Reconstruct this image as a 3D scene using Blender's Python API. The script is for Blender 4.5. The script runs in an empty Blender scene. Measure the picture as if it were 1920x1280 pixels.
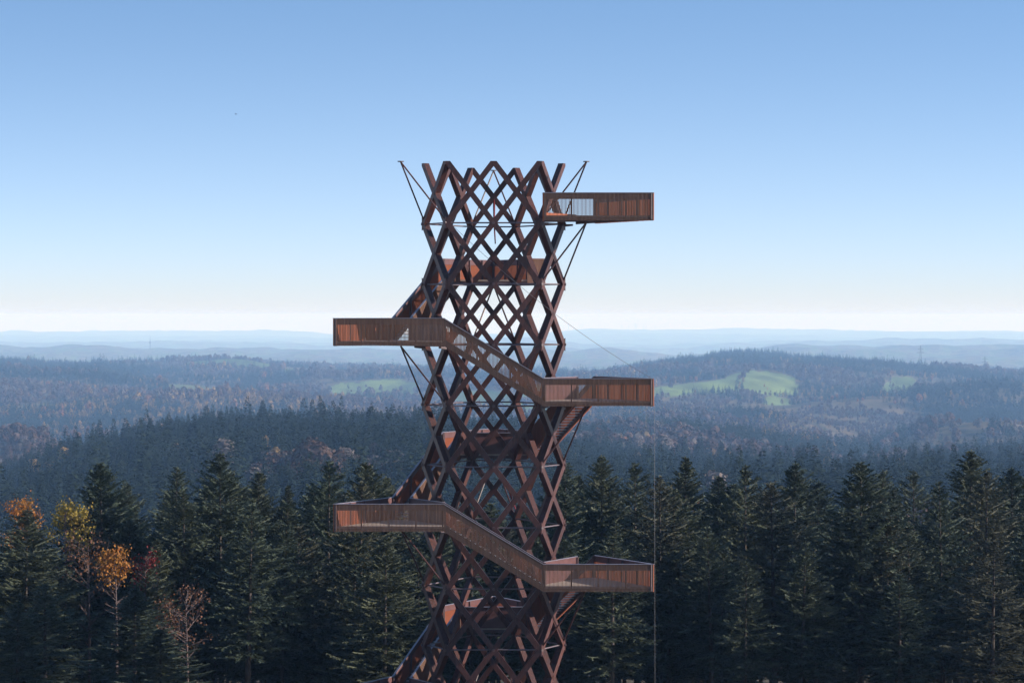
import bpy, bmesh, math, random
import numpy as np
from mathutils import Vector, Matrix
S = bpy.context.scene
COL = S.collection
R = math.radians
rng = np.random.default_rng(7)
random.seed(7)

# ------------------------------------------------------------------ camera
F = 4870.0                     # focal length in pixels of a 1920 wide picture
CX, HY = 925.5, 590.0          # column of the tower axis, row of the true horizon
cam = bpy.data.cameras.new('camera'); camo = bpy.data.objects.new('camera', cam); COL.objects.link(camo)
cam.sensor_width = 36; cam.lens = 36 * F / 1920
cam.clip_start = 1; cam.clip_end = 200000
camo.location = (0, 0, 0)
camo.rotation_euler = (R(90) - math.atan(50 / F), 0, -math.atan(34.5 / F))
S.camera = camo

# ------------------------------------------------------------------ light
SUN_AZ, SUN_EL = -8.0, 22.0    # degrees behind the right-hand direction, degrees above the horizon
sd = Vector((math.cos(R(SUN_AZ)) * math.cos(R(SUN_EL)), math.sin(R(SUN_AZ)) * math.cos(R(SUN_EL)), math.sin(R(SUN_EL))))
W = bpy.data.worlds.new('World'); S.world = W; W.use_nodes = True
nt = W.node_tree; nt.nodes.clear()
out = nt.nodes.new('ShaderNodeOutputWorld'); bg = nt.nodes.new('ShaderNodeBackground')
sky = nt.nodes.new('ShaderNodeTexSky'); sky.sky_type = 'NISHITA'; sky.sun_disc = False
sky.sun_elevation = R(SUN_EL); sky.sun_rotation = R(90 - SUN_AZ)
sky.altitude = 300; sky.air_density = 1.0; sky.dust_density = 0.6; sky.ozone_density = 1.6
# the clear upper sky comes down close to the horizon in the photograph: the elevation is stretched
tc = nt.nodes.new('ShaderNodeTexCoord'); sep = nt.nodes.new('ShaderNodeSeparateXYZ'); comb = nt.nodes.new('ShaderNodeCombineXYZ')
mz = nt.nodes.new('ShaderNodeMath'); mz.operation = 'MULTIPLY_ADD'; mz.inputs[1].default_value = SKY_K = 5.2; mz.inputs[2].default_value = 0.065
nt.links.new(tc.outputs['Generated'], sep.inputs[0])
nt.links.new(sep.outputs['Z'], mz.inputs[0])
nt.links.new(sep.outputs['X'], comb.inputs['X']); nt.links.new(sep.outputs['Y'], comb.inputs['Y']); nt.links.new(mz.outputs[0], comb.inputs['Z'])
vn = nt.nodes.new('ShaderNodeVectorMath'); vn.operation = 'NORMALIZE'
nt.links.new(comb.outputs[0], vn.inputs[0]); nt.links.new(vn.outputs[0], sky.inputs[0])
# pale haze layer lying on the horizon all round
def wm(op, a, v=None, cl=False):
    q = nt.nodes.new('ShaderNodeMath'); q.operation = op; q.use_clamp = cl; nt.links.new(a, q.inputs[0])
    if v is not None: q.inputs[1].default_value = v
    return q.outputs[0]
hz = wm('MULTIPLY', wm('EXPONENT', wm('MULTIPLY', wm('MAXIMUM', sep.outputs['Z'], 0.0), -18.0)), 0.99)
mixs = nt.nodes.new('ShaderNodeMix'); mixs.data_type = 'RGBA'; mixs.inputs[7].default_value = (2.85, 3.0, 3.12, 1)
tn = nt.nodes.new('ShaderNodeVectorMath'); tn.operation = 'MULTIPLY'; tn.inputs[1].default_value = (0.84, 1.12, 1.23); nt.links.new(sky.outputs[0], tn.inputs[0])
nt.links.new(hz, mixs.inputs[0]); nt.links.new(tn.outputs[0], mixs.inputs[6])
hz2 = wm('MULTIPLY', wm('EXPONENT', wm('MULTIPLY', wm('MAXIMUM', sep.outputs['Z'], 0.0), -110.0)), 0.95)
mix2 = nt.nodes.new('ShaderNodeMix'); mix2.data_type = 'RGBA'; mix2.inputs[7].default_value = (3.45, 3.56, 3.66, 1)
nt.links.new(hz2, mix2.inputs[0]); nt.links.new(mixs.outputs[2], mix2.inputs[6])
nt.links.new(mix2.outputs[2], bg.inputs[0]); bg.inputs[1].default_value = 0.132
nt.links.new(bg.outputs[0], out.inputs[0])
sun = bpy.data.lights.new('sun', 'SUN'); suno = bpy.data.objects.new('sun', sun); COL.objects.link(suno)
sun.energy = 4.8; sun.angle = R(0.5); sun.color = (1.0, 0.93, 0.84)
suno.rotation_euler = (-sd).to_track_quat('-Z', 'Y').to_euler()
S.view_settings.view_transform = 'Standard'; S.view_settings.look = 'None'
S.view_settings.exposure = 0.95; S.view_settings.gamma = 1
S.view_settings.use_curve_mapping = False
cy = S.cycles
cy.use_denoising = True
cy.max_bounces = 5; cy.diffuse_bounces = 3; cy.glossy_bounces = 2; cy.transmission_bounces = 2; cy.volume_bounces = 1
cy.transparent_max_bounces = 8
cy.use_adaptive_sampling = True; cy.adaptive_threshold = 0.015

# ------------------------------------------------------------------ helpers
def mat(name, col, rough=0.8, var=0.0, scale=3.0, rnd=0.0, col2=None, stretch=None, metallic=0.0, spec=0.3, trans=0.0, bump=0.0, objco=True, rndcol=None):
    m = bpy.data.materials.new(name); m.use_nodes = True
    n = m.node_tree; b = n.nodes['Principled BSDF']
    b.inputs['Roughness'].default_value = rough; b.inputs['Metallic'].default_value = metallic
    b.inputs['Specular IOR Level'].default_value = spec
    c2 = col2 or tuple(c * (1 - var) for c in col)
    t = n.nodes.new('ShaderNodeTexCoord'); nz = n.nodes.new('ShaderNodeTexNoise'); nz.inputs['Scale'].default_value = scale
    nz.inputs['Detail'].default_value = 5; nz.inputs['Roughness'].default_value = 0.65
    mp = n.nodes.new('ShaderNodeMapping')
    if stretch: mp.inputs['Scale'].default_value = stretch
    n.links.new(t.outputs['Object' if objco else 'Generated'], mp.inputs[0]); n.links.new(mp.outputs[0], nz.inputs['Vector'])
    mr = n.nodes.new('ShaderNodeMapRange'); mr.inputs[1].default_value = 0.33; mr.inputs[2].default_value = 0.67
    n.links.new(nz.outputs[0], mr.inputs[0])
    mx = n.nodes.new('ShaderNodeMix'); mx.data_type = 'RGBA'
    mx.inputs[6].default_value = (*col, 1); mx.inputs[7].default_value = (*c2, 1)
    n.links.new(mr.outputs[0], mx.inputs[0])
    last = mx.outputs[2]
    if rnd or rndcol:
        oi = n.nodes.new('ShaderNodeObjectInfo')
        m2 = n.nodes.new('ShaderNodeMix'); m2.data_type = 'RGBA'; m2.blend_type = 'MULTIPLY'
        m2.inputs[0].default_value = 1
        cr = n.nodes.new('ShaderNodeValToRGB')
        lo = rndcol[0] if rndcol else (1 - rnd,) * 3; hi = rndcol[1] if rndcol else (1 + rnd,) * 3
        cr.color_ramp.elements[0].color = (*lo, 1); cr.color_ramp.elements[1].color = (*hi, 1)
        n.links.new(oi.outputs['Random'], cr.inputs[0]); n.links.new(last, m2.inputs[6]); n.links.new(cr.outputs[0], m2.inputs[7])
        last = m2.outputs[2]
    n.links.new(last, b.inputs['Base Color'])
    if bump:
        bp = n.nodes.new('ShaderNodeBump'); bp.inputs['Strength'].default_value = bump; bp.inputs['Distance'].default_value = 0.02
        n.links.new(nz.outputs[0], bp.inputs['Height']); n.links.new(bp.outputs[0], b.inputs['Normal'])
    if trans:
        o = [x for x in n.nodes if x.type == 'OUTPUT_MATERIAL'][0]
        tr = n.nodes.new('ShaderNodeBsdfTranslucent'); ms = n.nodes.new('ShaderNodeMixShader'); ms.inputs[0].default_value = trans
        n.links.new(last, tr.inputs[0]); n.links.new(b.outputs[0], ms.inputs[1]); n.links.new(tr.outputs[0], ms.inputs[2]); n.links.new(ms.outputs[0], o.inputs[0])
    return m

def mesh(name, V, Fc, m):
    me = bpy.data.meshes.new(name)
    me.from_pydata([tuple(v) for v in V], [], Fc)
    me.materials.append(m); me.update()
    return me

def mesh_np(name, V, Q, m, n=4, midx=None):
    """V (k,3) floats, Q (q,n) ints -> mesh, fast."""
    me = bpy.data.meshes.new(name)
    V = np.asarray(V, np.float32); Q = np.asarray(Q, np.int32)
    me.vertices.add(len(V)); me.vertices.foreach_set('co', V.ravel())
    me.loops.add(Q.size); me.loops.foreach_set('vertex_index', Q.ravel())
    me.polygons.add(len(Q)); me.polygons.foreach_set('loop_start', np.arange(0, Q.size, n, dtype=np.int32))
    for x in (m if isinstance(m, (list, tuple)) else [m]): me.materials.append(x)
    if midx is not None: me.polygons.foreach_set('material_index', np.asarray(midx, np.int32))
    me.update(calc_edges=True)
    return me

def link(name, me, parent=None, loc=None):
    o = bpy.data.objects.new(name, me); COL.objects.link(o)
    if parent: o.parent = parent
    if loc is not None: o.location = loc
    return o

def tag(o, label=None, cat=None, group=None, kind=None):
    if label: o['label'] = label
    if cat: o['category'] = cat
    if group: o['group'] = group
    if kind: o['kind'] = kind
    return o

class MB:
    """collects simple solids into one mesh"""
    def __init__(s): s.V = []; s.F = []
    def hexa(s, P):            # 8 points: bottom 4 ccw, top 4 ccw
        b = len(s.V); s.V += [tuple(p) for p in P]
        s.F += [tuple(b + i for i in f) for f in ((3, 2, 1, 0), (4, 5, 6, 7), (0, 1, 5, 4), (1, 2, 6, 5), (2, 3, 7, 6), (3, 0, 4, 7))]
    def box(s, a, b):
        s.hexa([(a[0], a[1], a[2]), (b[0], a[1], a[2]), (b[0], b[1], a[2]), (a[0], b[1], a[2]), (a[0], a[1], b[2]), (b[0], a[1], b[2]), (b[0], b[1], b[2]), (a[0], b[1], b[2])])
    def prism(s, poly, z0, z1):
        b = len(s.V); n = len(poly)
        s.V += [(p[0], p[1], z0) for p in poly] + [(p[0], p[1], z1) for p in poly]
        s.F += [tuple(b + i for i in reversed(range(n))), tuple(b + n + i for i in range(n))]
        s.F += [(b + i, b + (i + 1) % n, b + n + (i + 1) % n, b + n + i) for i in range(n)]
    def tube(s, p, q, r0, r1=None, n=8):
        r1 = r0 if r1 is None else r1
        p = Vector(p); q = Vector(q); d = (q - p).normalized()
        u = d.cross(Vector((0, 0, 1)));
        if u.length < 1e-3: u = d.cross(Vector((1, 0, 0)))
        u.normalize(); v = d.cross(u)
        b = len(s.V)
        for c, r in ((p, r0), (q, r1)):
            for i in range(n):
                a = 2 * math.pi * i / n; s.V.append(tuple(c + u * r * math.cos(a) + v * r * math.sin(a)))
        s.F += [(b + i, b + n + i, b + n + (i + 1) % n, b + (i + 1) % n) for i in range(n)]
        s.F += [tuple(b + i for i in range(n)), tuple(b + n + i for i in reversed(range(n)))]
    def wall(s, P, Q, off0, off1, zp0, zp1, zq0, zq1, nrm):
        """slab standing between plan points P and Q, from off0 to off1 along nrm"""
        P = np.array(P); Q = np.array(Q); nrm = np.array(nrm)
        a, b, c, d = P + nrm * off0, Q + nrm * off0, Q + nrm * off1, P + nrm * off1
        s.hexa([(*a, zp0), (*b, zq0), (*c, zq0), (*d, zp0), (*a, zp1), (*b, zq1), (*c, zq1), (*d, zp1)])
    def mesh(s, name, m): return mesh(name, s.V, s.F, m)
    def obj(s, name, m, parent=None): return link(name, s.mesh(name, m), parent)

def fixn(me):
    bm = bmesh.new(); bm.from_mesh(me); bmesh.ops.recalc_face_normals(bm, faces=bm.faces); bm.to_mesh(me); bm.free(); return me

def hash2(ix, iy, seed):
    h = (ix.astype(np.int64) * 374761393 + iy.astype(np.int64) * 668265263 + seed * 974634777) & 0xffffffff
    h = ((h ^ (h >> 13)) * 1274126177) & 0xffffffff
    return ((h ^ (h >> 16)) & 0xffff) / 65535.0
def vnoise(x, y, seed=0):
    ix = np.floor(x); iy = np.floor(y); fx = x - ix; fy = y - iy
    fx = fx * fx * (3 - 2 * fx); fy = fy * fy * (3 - 2 * fy)
    a = hash2(ix, iy, seed); b = hash2(ix + 1, iy, seed); c = hash2(ix, iy + 1, seed); d = hash2(ix + 1, iy + 1, seed)
    return a + (b - a) * fx + (c - a) * fy + (a - b - c + d) * fx * fy
def fbm(x, y, seed=0, o=4):
    t = 0; amp = 0.5; s = 0
    for i in range(o):
        t = t + amp * vnoise(x * 2 ** i, y * 2 ** i, seed + i * 17); s += amp; amp *= 0.5
    return t / s
# ------------------------------------------------------------------ terrain
XN = np.array([-700, 0, 150, 300, 450, 640, 800, 1000, 1100, 1250, 1400, 1500, 1600, 1750, 1920, 2620.])
ROWS = [  # distance, picture row of the ground at each column of XN[1:-1]
    (20,   [4200] * 14), (100,  [1700] * 14), (145,  [1432] * 14),
    (200,  [1392] * 14), (260,  [1350] * 14), (400,  [1370] * 14), (650, [1250] * 14),
    (900,  [1090, 1080, 1070, 1060, 1050, 1040, 1060, 1070, 1070, 1070, 1070, 1080, 1080, 1070]),
    (1200, [1010, 985, 965, 950, 925, 915, 960, 980, 985, 985, 985, 985, 985, 980]),
    (1500, [975, 930, 900, 885, 880, 878, 900, 940, 950, 950, 945, 945, 945, 945]),
    (1800, [935, 890, 850, 832, 832, 830, 850, 900, 930, 930, 935, 935, 930, 930]),
    (2200, [945, 910, 890, 875, 870, 870, 870, 875, 895, 900, 908, 915, 905, 905]),
    (2600, [855, 880, 868, 860, 855, 850, 845, 845, 855, 868, 880, 895, 880, 870]),
    (3000, [850, 860, 855, 850, 840, 830, 815, 812, 815, 830, 850, 870, 865, 850]),
    (3600, [830, 832, 830, 825, 820, 815, 818, 822, 830, 845, 850, 850, 835, 822]),
    (4300, [785, 785, 785, 785, 788, 790, 785, 785, 782, 785, 790, 800, 800, 795]),
    (5000, [728, 735, 752, 757, 762, 760, 755, 752, 748, 745, 755, 760, 760, 755]),
    (5600, [702, 712, 732, 735, 738, 735, 730, 722, 722, 712, 722, 728, 735, 735]),
    (6500, [679, 688, 708, 706, 702, 700, 700, 697, 675, 666, 670, 676, 688, 702]),
    (7600, [690, 694, 692, 682, 690, 694, 702, 705, 690, 685, 690, 695, 698, 705]),
    (8600, [700, 695, 692, 690, 694, 700, 708, 712, 700, 695, 698, 700, 702, 708]),
    (11000, [692] * 14),
    (15000, [652, 650, 655, 655, 659, 657, 656, 662, 670, 660, 650, 649, 647, 650]),
    (18500, [664, 664, 666, 668, 672, 668, 664, 672, 672, 668, 664, 662, 662, 664]),
    (24000, [646, 643, 641, 644, 650, 646, 640, 648, 656, 646, 640, 638, 636, 638]),
    (29000, [645] * 14),
    (42000, [623, 622, 622, 621, 628, 627, 623, 619, 620, 617, 618, 619, 620, 621]),
    (46000, [632] * 14)]
RR = np.log(np.array([r for r, _ in ROWS]))
YT = np.array([[y[0]] + y + [y[-1]] for _, y in ROWS], float)
def smooth(t): return t * t * (3 - 2 * t)
def ground_row(px, r):
    """picture row at which the smooth ground at distance r stands"""
    u = np.clip(np.interp(px, XN, np.arange(len(XN))), 0, len(XN) - 1.001)
    i = u.astype(int); fu = smooth(u - i)
    v = np.clip(np.interp(np.log(r), RR, np.arange(len(RR))), 0, len(RR) - 1.001)
    j = v.astype(int); fv = v - j; fv = 0.5 * fv + 0.5 * smooth(fv)
    a = YT[j, i] * (1 - fu) + YT[j, i + 1] * fu; b = YT[j + 1, i] * (1 - fu) + YT[j + 1, i + 1] * fu
    # heights, not rows, are blended between two distances
    za = (HY - a) * np.exp(RR[j]); zb = (HY - b) * np.exp(RR[j + 1])
    return HY - (za * (1 - fv) + zb * fv) / r
# single hills and spurs: column, distance, half widths, height in picture rows
HILLS = [(290, 5500, 230, .05, 15), (520, 4600, 180, .035, 20), (120, 4350, 150, .04, 12), (40, 2550, 85, .06, 42), (1230, 4950, 140, .03, 10), (1610, 4700, 150, .035, 22), (1850, 4900, 150, .05, 26),
         (1450, 4150, 110, .03, 14), (1820, 3500, 140, .04, 24), (600, 6100, 190, .03, 8), (1750, 6000, 140, .03, 8), (1000, 5250, 190, .04, 12), (1620, 3950, 170, .06, -26), (300, 3650, 300, .08, -18),
         (390, 6900, 60, .03, 9), (545, 7000, 45, .025, 7), (1290, 6450, 60, .03, 7), (1080, 19000, 90, .06, 12), (1120, 15000, 70, .06, 9)]
def ground_z(x, y):
    x = np.asarray(x, float); y = np.asarray(y, float)
    r = np.maximum(y, 20.0); px = CX + x / r * F
    z = (HY - ground_row(px, r)) / F * r
    lr = np.log(r)
    for hx, hr, wx, wr, hh in HILLS: z = z + hh * (1.3 if 3000 < hr < 6000 else 1) / F * r * np.exp(-((px - hx) / wx) ** 2 - ((lr - math.log(hr)) / wr) ** 2)
    amp = np.clip((r - 600) / 2500, 0, 1) * np.minimum(r, 16000) * 0.0016
    n = fbm(x / 420 + 7.3, y / 420 + 1.7, 3, 4) - 0.5
    n2 = fbm(x / 2300 + 3.3, y / 2300 + 9.1, 5, 3) - 0.5
    n3 = fbm(x / 900 + 1.3, y / 1100 + 4.1, 8, 2) - 0.5
    z = z + n * amp * 3.6 + n3 * amp * np.clip((r - 2500) / 1500, 0, 1) * np.clip((9000 - r) / 2000, 0, 1) * 5.0 + n2 * np.clip((r - 11000) / 8000, 0, 1) * 95
    z = z + (fbm(x / 9, y / 9, 11, 3) - 0.5) * 1.2 * np.clip((r - 155) / 60, 0, 1) * np.clip(2 - r / 600, 0, 1)
    return z

# fields: centre column, distance, half width in columns, half depth ratio in log distance, skew, colour code
FIELDS = [(90, 4450, 60, 0.03, .08, 0.35), (1740, 3700, 70, 0.03, .05, 0.35), (1450, 4350, 40, 0.02, 0, 0.3), (200, 5000, 45, 0.02, .05, .35), (1620, 2700, 60, .03, .05, .3), (800, 5300, 40, 0.03, 0, 0.4),
          (1428, 5400, 68, 0.060, 0.05, 1.0), (1305, 5140, 95, 0.042, 0.36, 1.0), (1688, 5500, 32, 0.07, 0.1, 0.8),
          (378, 5530, 62, 0.045, 0.05, 0.6), (695, 5700, 92, 0.052, 0.03, 1.0), (430, 7350, 85, 0.05, 0.03, 0.7),
          (195, 5900, 42, 0.045, -0.1, 0.75), (560, 7000, 30, 0.05, 0.0, 0.7), (1290, 4290, 52, 0.04, 0.02, 1.6),
          (1560, 1500, 20, 0.14, 0.0, 1.2), (1820, 3650, 60, 0.035, 0.0, 0.4), (900, 4900, 60, 0.06, 0.0, 0.8),
          (990, 4500, 60, 0.05, 0.0, 0.7), (1460, 4900, 26, 0.035, 0.0, 0.9), (1845, 5500, 36, 0.035, 0, .7),
          (1010, 5000, 45, 0.04, 0.0, 0.9), (640, 7300, 40, 0.05, 0, .7), (1306, 1330, 14, 0.12, 0, .6), (1120, 4700, 50, .045, 0, .7)]
def field_mask(px, r):
    m = np.full(np.shape(px), 0.0)
    for fx, fr, hw, hd, sk, c in FIELDS:
        u = (px - fx) / hw; v = (np.log(r / fr)) / hd - sk * u * 2
        d = np.abs(u) ** 3 + np.abs(v) ** 3 + (vnoise(px / 16.0, np.log(r) * 60, 91) - 0.5) * 0.6 + (vnoise(px / 5.0, np.log(r) * 140, 93) - 0.5) * 0.3
        m = np.maximum(m, np.where(d < 1, c, 0))
    far = vnoise(px / 14.0, np.log(r) * 45, 97)
    return np.where(r > 10500, np.where(far > .52, np.where(far > .66, 0.62, 0.42), 0), m)  # far farmland; its paler patches also put distance haze into the ground colour

rs = np.concatenate([np.linspace(20, 600, 70), np.exp(np.linspace(np.log(610), np.log(2000), 110)), np.exp(np.linspace(np.log(2010), np.log(9500), 330)),
                     np.exp(np.linspace(np.log(9600), np.log(45500), 150))])
ps = np.concatenate([np.linspace(-700, -60, 70), np.linspace(-50, 1970, 620), np.linspace(1980, 2620, 70)])
PX, RS = np.meshgrid(ps, rs)
GX = (PX - CX) / F * RS; GY = RS
GZ = ground_z(GX, GY)
nr, nc = GX.shape
idx = np.arange(nr * nc).reshape(nr, nc)
Q = np.stack([idx[:-1, :-1], idx[:-1, 1:], idx[1:, 1:], idx[1:, :-1]], -1).reshape(-1, 4)
m_ground = bpy.data.materials.new('hill_ground'); m_ground.use_nodes = True
n = m_ground.node_tree; b = n.nodes['Principled BSDF']; b.inputs['Roughness'].default_value = 0.95; b.inputs['Specular IOR Level'].default_value = 0.1
at = n.nodes.new('ShaderNodeAttribute'); at.attribute_name = 'field'
geo = n.nodes.new('ShaderNodeNewGeometry'); nz = n.nodes.new('ShaderNodeTexNoise'); nz.inputs['Scale'].default_value = 0.02; nz.inputs['Detail'].default_value = 8
n.links.new(geo.outputs['Position'], nz.inputs['Vector'])
r1 = n.nodes.new('ShaderNodeValToRGB'); r1.color_ramp.elements[0].position = 0.35; r1.color_ramp.elements[1].position = 0.65
r1.color_ramp.elements[0].color = (0.035, 0.032, 0.016, 1); r1.color_ramp.elements[1].color = (0.13, 0.09, 0.045, 1)
n.links.new(nz.outputs[0], r1.inputs[0])
r2 = n.nodes.new('ShaderNodeValToRGB'); e = r2.color_ramp.elements
e[0].position = 0.25; e[0].color = (0.13, 0.12, 0.06, 1); e[1].position = 0.85; e[1].color = (0.30, 0.26, 0.09, 1)
x1 = e.new(0.4); x1.color = (0.085, 0.12, 0.035, 1); x2 = e.new(0.55); x2.color = (0.155, 0.20, 0.05, 1)
dv = n.nodes.new('ShaderNodeMath'); dv.operation = 'MULTIPLY'; dv.inputs[1].default_value = 0.55
n.links.new(at.outputs['Fac'], dv.inputs[0]); n.links.new(dv.outputs[0], r2.inputs[0])
gt = n.nodes.new('ShaderNodeMath'); gt.operation = 'GREATER_THAN'; gt.inputs[1].default_value = 0.15; n.links.new(at.outputs['Fac'], gt.inputs[0])
mg = n.nodes.new('ShaderNodeMix'); mg.data_type = 'RGBA'
nf = n.nodes.new('ShaderNodeTexNoise'); nf.inputs['Scale'].default_value = 0.02; nf.inputs['Detail'].default_value = 6
mpf = n.nodes.new('ShaderNodeMapping'); mpf.inputs['Scale'].default_value = (1, 0.25, 1); mpf.inputs['Rotation'].default_value = (0, 0, 0.5)
n.links.new(geo.outputs['Position'], mpf.inputs[0]); n.links.new(mpf.outputs[0], nf.inputs['Vector'])
rf = n.nodes.new('ShaderNodeMapRange'); rf.inputs[1].default_value = 0.3; rf.inputs[2].default_value = 0.7; rf.inputs[3].default_value = 0.45; rf.inputs[4].default_value = 1.05
n.links.new(nf.outputs[0], rf.inputs[0])
mf = n.nodes.new('ShaderNodeVectorMath'); mf.operation = 'SCALE'; n.links.new(r2.outputs[0], mf.inputs[0]); n.links.new(rf.outputs[0], mf.inputs['Scale'])
n.links.new(gt.outputs[0], mg.inputs[0]); n.links.new(r1.outputs[0], mg.inputs[6]); n.links.new(mf.outputs[0], mg.inputs[7])
n.links.new(mg.outputs[2], b.inputs['Base Color'])
me = mesh_np('ground', np.stack([GX.ravel(), GY.ravel(), GZ.ravel()], -1), Q, m_ground)
fm = field_mask(PX, RS)
a = me.attributes.new('field', 'FLOAT', 'POINT'); a.data.foreach_set('value', fm.ravel().astype(np.float32))
me.polygons.foreach_set('use_smooth', np.ones(len(me.polygons), bool))
tag(link('ground', me), kind='structure')

# haze: one closed box of even, thin, bluish air
hb = MB(); hb.box((-26000, -60, -620), (26000, 46000, 12))
m_haze = bpy.data.materials.new('haze_air'); m_haze.use_nodes = True
n = m_haze.node_tree; n.nodes.clear(); o = n.nodes.new('ShaderNodeOutputMaterial'); pv = n.nodes.new('ShaderNodeVolumePrincipled')
pv.inputs['Color'].default_value = (0.35, 0.60, 1.0, 1); pv.inputs['Absorption Color'].default_value = (1, 1, 1, 1)
pv.inputs['Density'].default_value = 7.8e-5; pv.inputs['Anisotropy'].default_value = 0.0
n.links.new(pv.outputs[0], o.inputs['Volume'])
tag(hb.obj('haze', m_haze), kind='stuff')
# ------------------------------------------------------------------ lookout tower
A = 2.6; DY = 145.6; STEP = 3.42; Z0 = 5.15
def ring_z(n): return Z0 - STEP * n
C3 = np.array([0, 1.1547 * A])
tower = link('lookout_tower', None, None, (0, DY, -25.4))
tag(tower, 'tall lattice lookout tower of dark reddish beams with zigzag stairs and pointed balconies', 'tower')
TZ = 25.4     # tower meshes are written with z relative to the eye; shift into the empty's frame
m_beam = mat('weathered_dark_larch', (0.080, 0.030, 0.024), 0.42, scale=1.9, col2=(0.030, 0.014, 0.014), stretch=(6, 6, 1), spec=0.25, rnd=0.22, bump=0.3)
m_steel = mat('dark_primer_steel', (0.085, 0.045, 0.045), 0.5, 0.4, 4, spec=0.5, rnd=0.1)
m_tube = mat('grey_steel_tube', (0.16, 0.12, 0.13), 0.42, 0.3, 4, spec=0.5, metallic=0.3)
m_slat = mat('stained_larch_slat', (0.34, 0.088, 0.036), 0.75, scale=2.2, col2=(0.26, 0.082, 0.042), stretch=(9, 9, 0.6), rnd=0.18)
m_slatout = mat('weathered_outer_slat', (0.20, 0.115, 0.078), 0.8, scale=2.2, col2=(0.11, 0.062, 0.044), stretch=(9, 9, 0.6), rnd=0.15)
m_band = mat('dark_red_steel_band', (0.115, 0.045, 0.042), 0.45, 0.35, 2.5, spec=0.5)
m_rail = mat('pale_worn_handrail', (0.28, 0.24, 0.27), 0.38, 0.25, 3, metallic=0.4)
m_deck = mat('pale_deck_board', (0.42, 0.33, 0.27), 0.8, 0.35, 3, stretch=(1, 6, 1))
m_tread = mat('galvanised_grating', (0.30, 0.32, 0.36), 0.42, 0.3, 8, metallic=0.55)
m_red = mat('red_paint', (0.16, 0.012, 0.014), 0.4, 0.2, 3)
m_cable = mat('steel_cable', (0.22, 0.20, 0.20), 0.4, 0.2, 3, metallic=0.5)

PV = np.array([(-1, 0), (0, 0), (1, 0), (1.5, .8660), (1, 1.7320), (.5, 2.5981), (-.5, 2.5981), (-1, 1.7320), (-1.5, .8660)]) * A
BEND = [60, 0, 60, 60, 0, 60, 60, 0, 60]
def tz(V): return [(x, y, z + TZ) for x, y, z in V]
def tobj(mb, name, m, parent=tower):
    me = fixn(mesh(name, tz(mb.V), mb.F, m))
    if name in ('slat', 'slats'):      # the outer face of every slat has weathered grey
        me.materials.append(m_slatout)
        me.polygons.foreach_set('material_index', np.tile([0, 0, 0, 0, 1, 0], len(me.polygons) // 6).astype(np.int32))
    return link(name, me, parent)
def beam_mesh(i, n, kind):
    """one diagonal of side i between ring n (top) and ring n+1"""
    P, Qp = PV[i], PV[(i + 1) % 9]; L = A; d = (Qp - P) / L; nr = np.array([d[1], -d[0]])
    zt, zb = ring_z(n), ring_z(n + 1)
    th = math.atan2(STEP, A); e = 0.152 / math.cos(th); g = math.tan(th) * (1 if kind == 0 else -1)
    zs = zb if kind == 0 else zt
    hd = 0.165 if kind == 0 else 0.160
    rings = []
    for sgn in (-1, 1):
        h = hd * sgn
        s0 = -h * math.tan(R(BEND[i]) / 2); s1 = L + h * math.tan(R(BEND[(i + 1) % 9]) / 2)
        poly = [(s0, zs + g * s0 - e), (s1, zs + g * s1 - e), (s1, zs + g * s1 + e), (s0, zs + g * s0 + e)]
        if n == -1:
            zc = zt + 0.03
            lo, up = (zs + g * s0, zs + g * s1)
            if kind == 0: sx = s1 - (zs + g * s1 + e - zc) / abs(g); poly = [poly[0], poly[1], (s1, zc), (sx, zc), poly[3]]
            else: sx = s0 + (zs + g * s0 + e - zc) / abs(g); poly = [poly[0], poly[1], poly[2], (sx, zc), (s0, zc)]
        rings.append([tuple(P + d * s + nr * h) + (z,) for s, z in poly])
    k = len(rings[0]); V = rings[0] + rings[1]
    Fc = [tuple(range(k)), tuple(range(2 * k - 1, k - 1, -1))] + [(j, (j + 1) % k, k + (j + 1) % k, k + j) for j in range(k)]
    return fixn(mesh('lattice_beam', tz(V), Fc, m_beam))
for nlev in range(-1, 9):
    for i in range(9):
        for kind in (0, 1):
            link('lattice_beam', beam_mesh(i, nlev, kind), tower)
        # cover plate where the two diagonals cross
        P, Qp = PV[i], PV[(i + 1) % 9]; c = (P + Qp) / 2; d = (Qp - P) / A; nr = np.array([d[1], -d[0]]); zc = ring_z(nlev) - STEP / 2
        b = MB()
        pts = [(0.13 * math.cos(t), 0.15 * math.sin(t)) for t in [R(22.5 + 45 * q) for q in range(8)]]
        V = [tuple(c + d * s + nr * h) + (zc + z,) for h in (0.166, 0.180) for s, z in pts]
        b.V = V; b.F = [tuple(range(8)), tuple(range(15, 7, -1))] + [(j, (j + 1) % 8, 8 + (j + 1) % 8, 8 + j) for j in range(8)]
        tobj(b, 'node_plate', m_beam)
for nlev in range(0, 9):
    for i in range(9):
        P, Qp = PV[i], PV[(i + 1) % 9]; b = MB(); z = ring_z(nlev)
        b.tube((*(P * 0.985 + C3 * 0.015), z), (*(Qp * 0.985 + C3 * 0.015), z), 0.042); tobj(b, 'ring_tube', m_tube)
    for i in range(9):
        P = PV[i]; u = (P - C3) / np.linalg.norm(P - C3); z = ring_z(nlev); b = MB()
        b.tube((*(P + u * 0.10), z), (*(P + u * 0.225), z), 0.085, n=10); tobj(b, 'node_pin', m_steel)

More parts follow.
